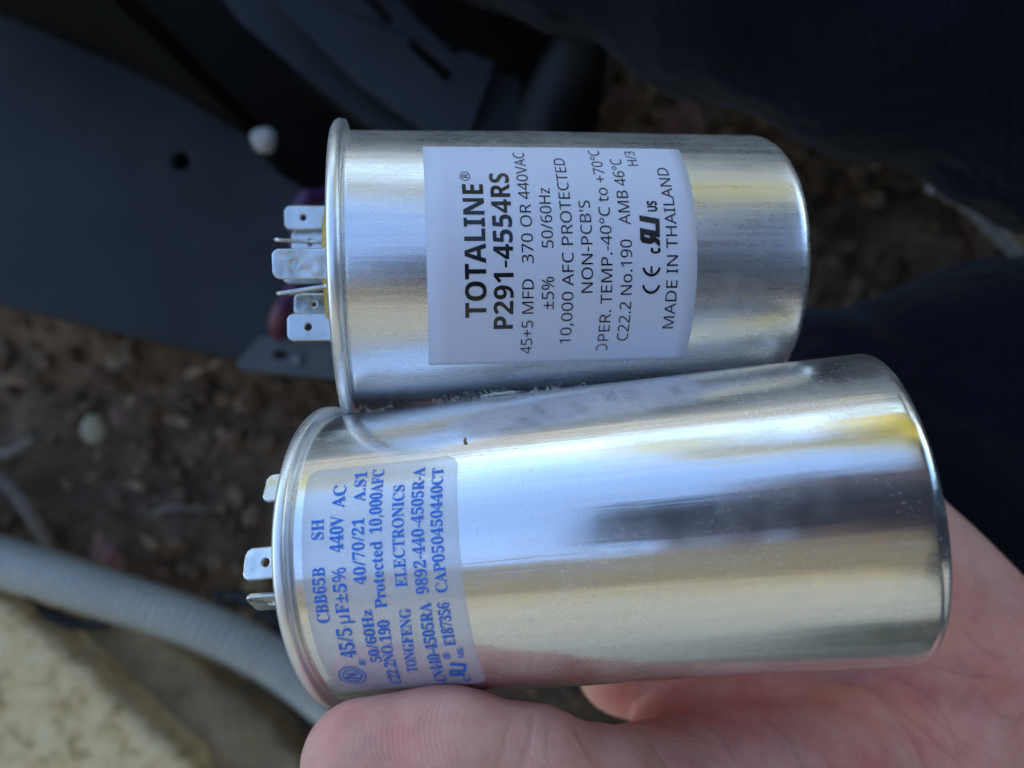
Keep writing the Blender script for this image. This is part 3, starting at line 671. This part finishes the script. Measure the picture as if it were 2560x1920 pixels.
for k, (x, y) in enumerate(((.12, .35), (.16, -.10))):
    s_ = cone
    vv, qq = surfnet(lambda X, Y_, Z_: np.maximum(smin(cone(X, Y_, Z_, (x + .30, y, .05), (x + .12, y, .045), .05, .045), cone(X, Y_, Z_, (x + .32, y, .05), (x + .34, y, .12), .05, .045), .03), .002 - Z_), (x, y - .1, 0), (x + .45, y + .1, .2), .007)
    pchild('shoe', vv, qq, M['black'])
ph = prism('phone', [(-.022, -.034), (.126, -.034), (.126, .040), (-.022, .040)], CZ + .0045, CZ + .0125, M['phone'], None, .002)
tag(ph, 'dark mauve phone held over the cans, mirrored as a dim band in the metal', 'phone')

# ------------------------------------------------------------------ soil, litter and condenser
nx, ny = 300, 240; x0, x1, y0, y1 = -.75, .75, -.55, .6
gv, gf = [], []
for j in range(ny + 1):
    for i in range(nx + 1):
        x = x0 + (x1 - x0) * i / nx; y = y0 + (y1 - y0) * j / ny; p = Vector((x, y, 0))
        z = .014 * noise.noise(p * 9) + .008 * noise.noise(p * 26 + Vector((3, 1, 2))) + .005 * noise.noise(p * 70) + .003 * noise.noise(p * 160)
        e = min(x - x0, x1 - x, y - y0, y1 - y) / .15; gv.append((x, y, z * min(1, max(0, e))))
for j in range(ny):
    for i in range(nx): a = j * (nx + 1) + i; gf.append((a, a + 1, a + nx + 2, a + nx + 1))
tag(mesh('soil', gv, gf, M['soil']), 'bare brown garden soil', kind='structure')
tag(mesh('ground', [(-60, -60, -.03), (60, -60, -.03), (60, 60, -.03), (-60, 60, -.03)], [(0, 1, 2, 3)], M['patio'], None, False), 'open grassy ground', kind='structure')
bv_, bf_ = [], []; rg = random.Random(5)
ico = bmesh.new(); bmesh.ops.create_icosphere(ico, subdivisions=1, radius=1.); IV = [q.co.copy() for q in ico.verts]; IF = [[q.index for q in p.verts] for p in ico.faces]; ico.free()
for i in range(5200):
    x = rg.uniform(-.42, .42); y = rg.uniform(-.34, .26); r = .0015 + .007 * rg.random() ** 3; k = len(bv_)
    z = .014 * noise.noise(Vector((x, y, 0)) * 9) + .008 * noise.noise(Vector((x, y, 0)) * 26 + Vector((3, 1, 2)))
    m = Matrix.Rotation(rg.random() * 6, 3, Vector((rg.random(), rg.random(), rg.random() + .1)).normalized()) @ Matrix.Diagonal((1, rg.uniform(.5, 1), rg.uniform(.5, .9)))
    for q in IV: c = m @ (q * r * (1 + .5 * noise.noise(q * 2 + Vector((i, 0, 0))))); bv_.append((c.x + x, c.y + y, c.z + z + r * .3))
    bf_ += [tuple(a + k for a in t) for t in IF]
tag(mesh('soil_clods', bv_, bf_, M['clod'], None, False), 'crumbs and clods of dark soil', kind='stuff')

def P2(px, py, d): q = at(px, py, d); return (q.x, q.y)
def blob(name, px, py, d, s, mat, label, cat, flatz=.6, seed=0):
    bm = bmesh.new(); bmesh.ops.create_icosphere(bm, subdivisions=3, radius=1.)
    for q in bm.verts: q.co *= 1 + (.25 if flatz > .5 else .8) * noise.noise(q.co * 1.3 + Vector((seed, 0, 0)))
    o = frombm(name, bm, mat, None, True); o.location = at(px, py, d); o.scale = (s, s, s * flatz); return tag(o, label, cat)
blob('pebble', 232, 1075, .440, .0068, M['sand_stone'], 'pale rounded pebble lying in dark soil near the left edge', 'pebble', .7, 2).scale.y = .0085
blob('pebble', 640, 1465, .435, .007, M['block'], 'dull brown pebble half in the soil above the grey conduit', 'pebble', .7, 5)
blob('fallen_petal', 272, 1392, .425, .008, M['pink'], 'pink petal lying on soil just above the conduit', 'petal', .3, 3)
blob('fallen_petal', 248, 940, .430, .006, M['orange'], 'small orange brown petal on soil under the metal base', 'petal', .4, 4)
blob('fallen_petal', 296, 1045, .430, .004, M['pink'], 'tiny pink petal beside the pale pebble', 'petal', .4, 6)
blob('fallen_petal', 1705, 300, .42, .009, M['pink'], 'pink petal on soil above the upper can, beside the trouser leg', 'petal', .4, 8)
blob('dry_leaf', 2445, 610, .43, .008, M['orange'], 'orange dry leaf by the pale root right of the cans', 'leaf', .3, 9).scale.y = .017
blob('dry_leaf', 2335, 665, .43, .010, M['orange'], 'curled brown leaf close to the knee right of the cans', 'leaf', .3, 10)
blob('dry_leaf', 1560, 260, .43, .010, M['orange'], 'brown leaf on soil just above the upper can', 'leaf', .4, 11)
blob('white_cap', 659, 350, .37, .0062, M['white_plastic'], 'round white plastic cap behind the rim of the upper can', 'cap', .8, 12)
def wobtube(name, pts, r, mat, label, cat, n=10): return tag(tube(name, catmull(pts, 8), lambda t: r * (1 - .35 * t) * (1 + .12 * math.sin(t * 40)), mat, None, n), label, cat)
wobtube('twig', [at(-60, 1160, .44), at(20, 1135, .437), at(90, 1095, .435)], .0042, M['twig'], 'short pale twig poking in from the left edge', 'twig')
wobtube('root', [at(-80, 1150, .44), at(30, 1225, .437), at(90, 1310, .437), at(130, 1375, .437), at(180, 1400, .44)], .0046, M['twig'], 'long grey root running from the left edge down to the conduit', 'root')
wobtube('root', [at(2330, 455, .40), at(2420, 510, .405), at(2480, 570, .408), at(2545, 640, .41)], .0052, M['pebble'], 'pale bare root slanting under the trouser leg, right of the cans', 'root').scale = (1, 1, 1)
wobtube('twig', [at(380, 1290, .445), at(430, 1270, .443), at(520, 1275, .445)], .0022, M['twig'], 'thin brown twig in the soil above the conduit', 'twig')
lv, lf = [], []; rl = random.Random(11)
for i in range(1500):
    x = rl.uniform(-.4, .42); y = rl.uniform(-.33, .2); z = .012 + .014 * noise.noise(Vector((x, y, 0)) * 9) + .008 * noise.noise(Vector((x, y, 0)) * 26 + Vector((3, 1, 2)))
    a = rl.random() * 6.28; L = rl.uniform(.0015, .0035) + .006 * rl.random() ** 4 ; wd = L * rl.uniform(.08, .5); ca, sa = math.cos(a), math.sin(a); k = len(lv)
    for u_, v_, h in ((-1, 0, 0), (-.3, -1, .1), (.6, -.7, .15), (1, 0, 0), (.5, .8, .2), (-.4, .9, .05)): lv.append((x + u_ * L * ca - v_ * wd * sa, y + u_ * L * sa + v_ * wd * ca, z + h * L + rl.uniform(-.001, .002)))
    lf.append(tuple(range(k, k + 6)))
tag(mesh('leaf_litter', lv, lf, M['litter'], None, False), 'scraps of dead leaf and straw on the soil', kind='stuff')
# conduit with rings
path = catmull([at(-420, 1330, .40), at(-200, 1362, .392), at(0, 1404, .388), at(250, 1480, .388), at(480, 1556, .390), at(662, 1640, .394), at(800, 1735, .400), at(960, 1880, .41), at(1100, 2050, .42)], 60)
Lc = [0]
for a, b in zip(path[:-1], path[1:]): Lc.append(Lc[-1] + (b - a).length)
tot = Lc[-1]; cond = tag(tube('conduit', path, lambda t: .0116 + .0012 * math.sin(2 * math.pi * Lc[min(len(Lc) - 1, round(t * (len(path) - 1)))] / .0043), M['conduit'], None, 28), 'grey ribbed flexible conduit crossing the lower left of the soil', 'conduit')
wobtube('cable', [at(-100, 1440, .42), at(60, 1510, .42), at(190, 1560, .42), at(270, 1560, .42)], .0042, M['black'], 'black tube added as the shadow line under the lower edge of the grey conduit', 'cable')  # dark tube shaped as the shadow in the gap below the conduit
wobtube('cable', [at(540, 1500, .42), at(620, 1500, .418), at(690, 1560, .41), at(740, 1650, .41)], .005, M['black'], 'black cable curving behind the conduit by the lower can', 'cable')
# slabs
prism_s = prism('concrete_slab', [P2(*p, .405) for p in ((-500, 1300), (0, 1505), (47, 1530), (70, 1562), (117, 1590), (175, 1652), (205, 1668), (246, 1712), (262, 1735), (327, 1786), (372, 1835), (468, 1909), (520, 2100), (-500, 2200))], .0, .055, M['concrete'], None, .006, seg=3)
tag(prism_s, 'mottled cream concrete slab in the lower left corner', 'slab')
tag(prism('concrete_block', [P2(*p, .43) for p in ((60, 1500), (240, 1545), (340, 1575), (409, 1600), (470, 1640), (526, 1699), (600, 1750), (672, 1815), (731, 1886), (780, 1960), (560, 2060), (400, 1900), (180, 1700))], .0, .030, M['block'], None, .006, seg=3), 'dusty brown block between the cream slab and conduit', 'block')
# condenser unit: base pan, dark recess, slotted bracket, foot
cu = tag(empty('condenser_unit', (-.15, .12, 0)), 'dark blue grey metal condenser unit with open service corner, upper left', 'condenser')
def cpart(o): o.data.transform(Matrix.Translation((.15, -.12, 0))); o.parent = cu; return o
D = .385
hole = P2(453, 400, D)
pan = cpart(prism('base_pan', [P2(*p, D) for p in ((-700, 560), (0, 765), (300, 838), (600, 905), (740, 940), (850, 958), (1000, 900), (900, 560), (700, 430), (620, 330), (430, 215), (270, 140), (60, 50), (-700, -300))], .055, CZ - D, M['panel'], None, .0022, [list(reversed(circle(*hole, .0042, 24)))], 3))
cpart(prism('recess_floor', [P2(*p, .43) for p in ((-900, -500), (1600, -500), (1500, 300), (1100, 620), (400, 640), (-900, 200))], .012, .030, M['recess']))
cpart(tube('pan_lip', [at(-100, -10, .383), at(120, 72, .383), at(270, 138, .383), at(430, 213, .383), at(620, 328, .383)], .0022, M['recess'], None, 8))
D2 = .335
def slot(pts): return list(reversed([P2(*p, D2) for p in pts]))
cpart(prism('slotted_bracket', [P2(*p, D2) for p in ((620, -160), (880, -160), (1046, 50), (1143, 138), (1152, 120), (1240, 155), (1175, 335), (1060, 330), (900, 215), (800, 120), (700, 20), (640, -60), (560, -160))], CZ - D2 - .0015, CZ - D2, M['bracket'], None, .0006,
            [slot([(862, -60), (893, -60), (985, 45), (970, 62)]), slot([(1018, 112), (1034, 98), (1132, 182), (1117, 205)])]))
cpart(prism('bracket_flange', [P2(*p, .36) for p in ((430, -160), (560, -160), (800, 90), (1000, 240), (1120, 340), (960, 340), (780, 210), (600, 60))], .075, .1, M['panel'], None, .001))
cpart(tube('suction_pipe', catmull([at(1370, 420, .36), at(1350, 320, .355), at(1400, 200, .35), at(1470, 60, .34), at(1500, -100, .33)], 8), .012, M['panel'], None, 20))
cpart(prism('inner_wall', [P2(*p, .35) for p in ((1200, 180), (1300, 190), (1330, 420), (1180, 420))], .03, .11, M['panel'], None, .001))
cpart(prism('cabinet_shade_wall', [P2(*p, D) for p in ((-700, -302), (60, 48), (270, 138), (430, 213), (622, 328), (640, 300), (440, 180), (270, 100), (60, 10), (-700, -340))], .0555, .205, M['recess'], None, .001))  # cabinet side, added to block sky from the pan's upper edge
foot = cpart(prism('mounting_foot', [P2(*p, .37) for p in ((650, 838), (760, 842), (830, 850), (900, 960), (800, 945), (600, 926), (588, 908))], .086, .089, M['foot'], None, .0008, [list(reversed(circle(*P2(700, 886, .37), .0035, 16, .0022)))]))
scw = bmesh.new(); bmesh.ops.create_cone(scw, cap_ends=True, segments=16, radius1=.0026, radius2=.0022, depth=.003); bmesh.ops.translate(scw, verts=scw.verts, vec=at(742, 900, .3695))
sco = frombm('screw', scw, M['screw']); sco.data.transform(Matrix.Translation((.15, -.12, 0))); sco.parent = foot; foot.data.update()
tag(tube('wire', catmull([at(900, 420, .36), at(820, 485, .345), at(760, 500, .335), at(745, 600, .335), at(740, 700, .335), at(712, 760, .35)], 8), .0034, M['purple'], None, 10), 'purple insulated wire passing behind the upper can terminals', 'wire')
tag(tube('wire', catmull([at(716, 752, .352), at(700, 785, .352), at(692, 815, .355), at(700, 835, .365)], 8), .0040, M['red'], None, 10), 'short red wire end below the purple one', 'wire')

# ------------------------------------------------------------------ what the metal mirrors: house, patio tree, fence line
house = tag(empty('house', (0, -1.5, 0)), 'cream stucco house wall mirrored along the lower flanks of the cans', 'house')
def box(name, lo, hi, mat, parent, bev=0.):
    return prism(name, [(lo[0], lo[1]), (hi[0], lo[1]), (hi[0], hi[1]), (lo[0], hi[1])], lo[2], hi[2], mat, parent, bev)
HY = 1.5
box('wall', (-5, -6 + HY, -.03), (6, -1.5 + HY, 2.75), M['stucco'], house)
box('eave', (-5.3, -6.4 + HY, 2.75), (6.3, -.50 + HY, 2.90), M['soffit'], house)
box('gutter', (-5.3, -.498 + HY, 2.78), (6.3, -.42 + HY, 2.92), M['soffit'], house)
mesh('roof', [(-5.3, -.41 + HY, 2.925), (6.3, -.41 + HY, 2.925), (6.3, -3.8 + HY, 3.7), (-5.3, -3.8 + HY, 3.7), (-5.3, -6.4 + HY, 2.93), (6.3, -6.4 + HY, 2.93)], [(0, 1, 2, 3), (3, 2, 5, 4), (0, 3, 4), (1, 5, 2), (0, 4, 5, 1)], M['tile'], house, False)
def tree(x, y, H, rad, n, label, seed, mat='leaf', ncl=60):
    rt = tag(empty('tree', (x, y, 0)), label, 'tree', 'trees mirrored in the cans'); rr = random.Random(seed)
    tube('trunk', [(0, 0, -.1), (.05, 0, H * .35), (0, .08, H * .7)], lambda t: .12 * (1 - .6 * t), M['bark'], rt, 12)
    cl = [(rr.gauss(0, rad * .5), rr.gauss(0, rad * .5), H * (.30 + .68 * rr.random()), rad * rr.uniform(.20, .48)) for _ in range(ncl)]
    lv, lf = [], []
    for i in range(n):
        cx, cy, cz, cr_ = rr.choice(cl); d = Vector((rr.gauss(0, 1), rr.gauss(0, 1), rr.gauss(0, 1))).normalized() * cr_ * rr.random() ** .4
        c = Vector((cx, cy, cz)) + d; a = Vector((rr.gauss(0, 1), rr.gauss(0, 1), rr.gauss(0, .5))).normalized(); b = a.orthogonal().normalized(); s = rr.uniform(.05, .1)
        k = len(lv); lv += [c - a * s, c + b * s * .45, c + a * s, c - b * s * .45]; lf.append((k, k + 1, k + 2, k + 3))
    mesh('crown', lv, lf, M[mat], rt, False)
tree(1.2, 2.9, 2.9, 1.05, 28000, 'yellow leaved tree mirrored in the right ends of the cans', 1)
tree(-4.5, 7.5, 3.4, 1.2, 12000, 'distant yellow green tree mirrored near the rims of the cans', 2)
fen = tag(empty('horizon_screen', (0, 6.2, 0)), 'grey board fence mirrored as a warm streak near the top edges of the cans', 'horizon_screen')  # boards made up to hide the white horizon from the cans' reflections
fb = None
for i in range(72):
    x = -9 + i * .25
    if fb is None:
        fb = prism('board', [(-.118, -.01), (.118, -.01), (.118, .01), (-.118, .01)], -.03, 1.15, M['horizon_screen'], fen, .004); o = fb
    else: o = fb.copy(); COL.objects.link(o); o.parent = fen
    o.location = (x, .004 * math.sin(i * 2.1), .02 * math.sin(i * 1.3))
for z in (.25, .9): prism('rail', [(-9.2, .03), (9, .03), (9, .07), (-9.2, .07)], z, z + .09, M['horizon_screen'], fen, .004)

sh = tag(empty('shrub', (.72, -1.22, 0)), 'dark green shrub by the cream wall mirrored low on the lower can', 'shrub')
rr = random.Random(9); lv, lf = [], []
for k in range(9): tube('stem', [(0, 0, -.03), (rr.gauss(0, .05), rr.gauss(0, .04), .2), (rr.gauss(0, .13), rr.gauss(0, .07), .5)], lambda t: .006 * (1 - .6 * t), M['bark'], sh, 6)
for i in range(3000):
    c = Vector((rr.gauss(0, .17), rr.gauss(0, .08), .08 + .62 * rr.random() ** .8)); a = Vector((rr.gauss(0, 1), rr.gauss(0, 1), rr.gauss(0, .6))).normalized(); b = a.orthogonal().normalized(); q = rr.uniform(.012, .03)
    k = len(lv); lv += [c - a * q, c + b * q * .4, c + a * q, c - b * q * .4]; lf.append((k, k + 1, k + 2, k + 3))
mesh('foliage', lv, lf, M['green'], sh, False)
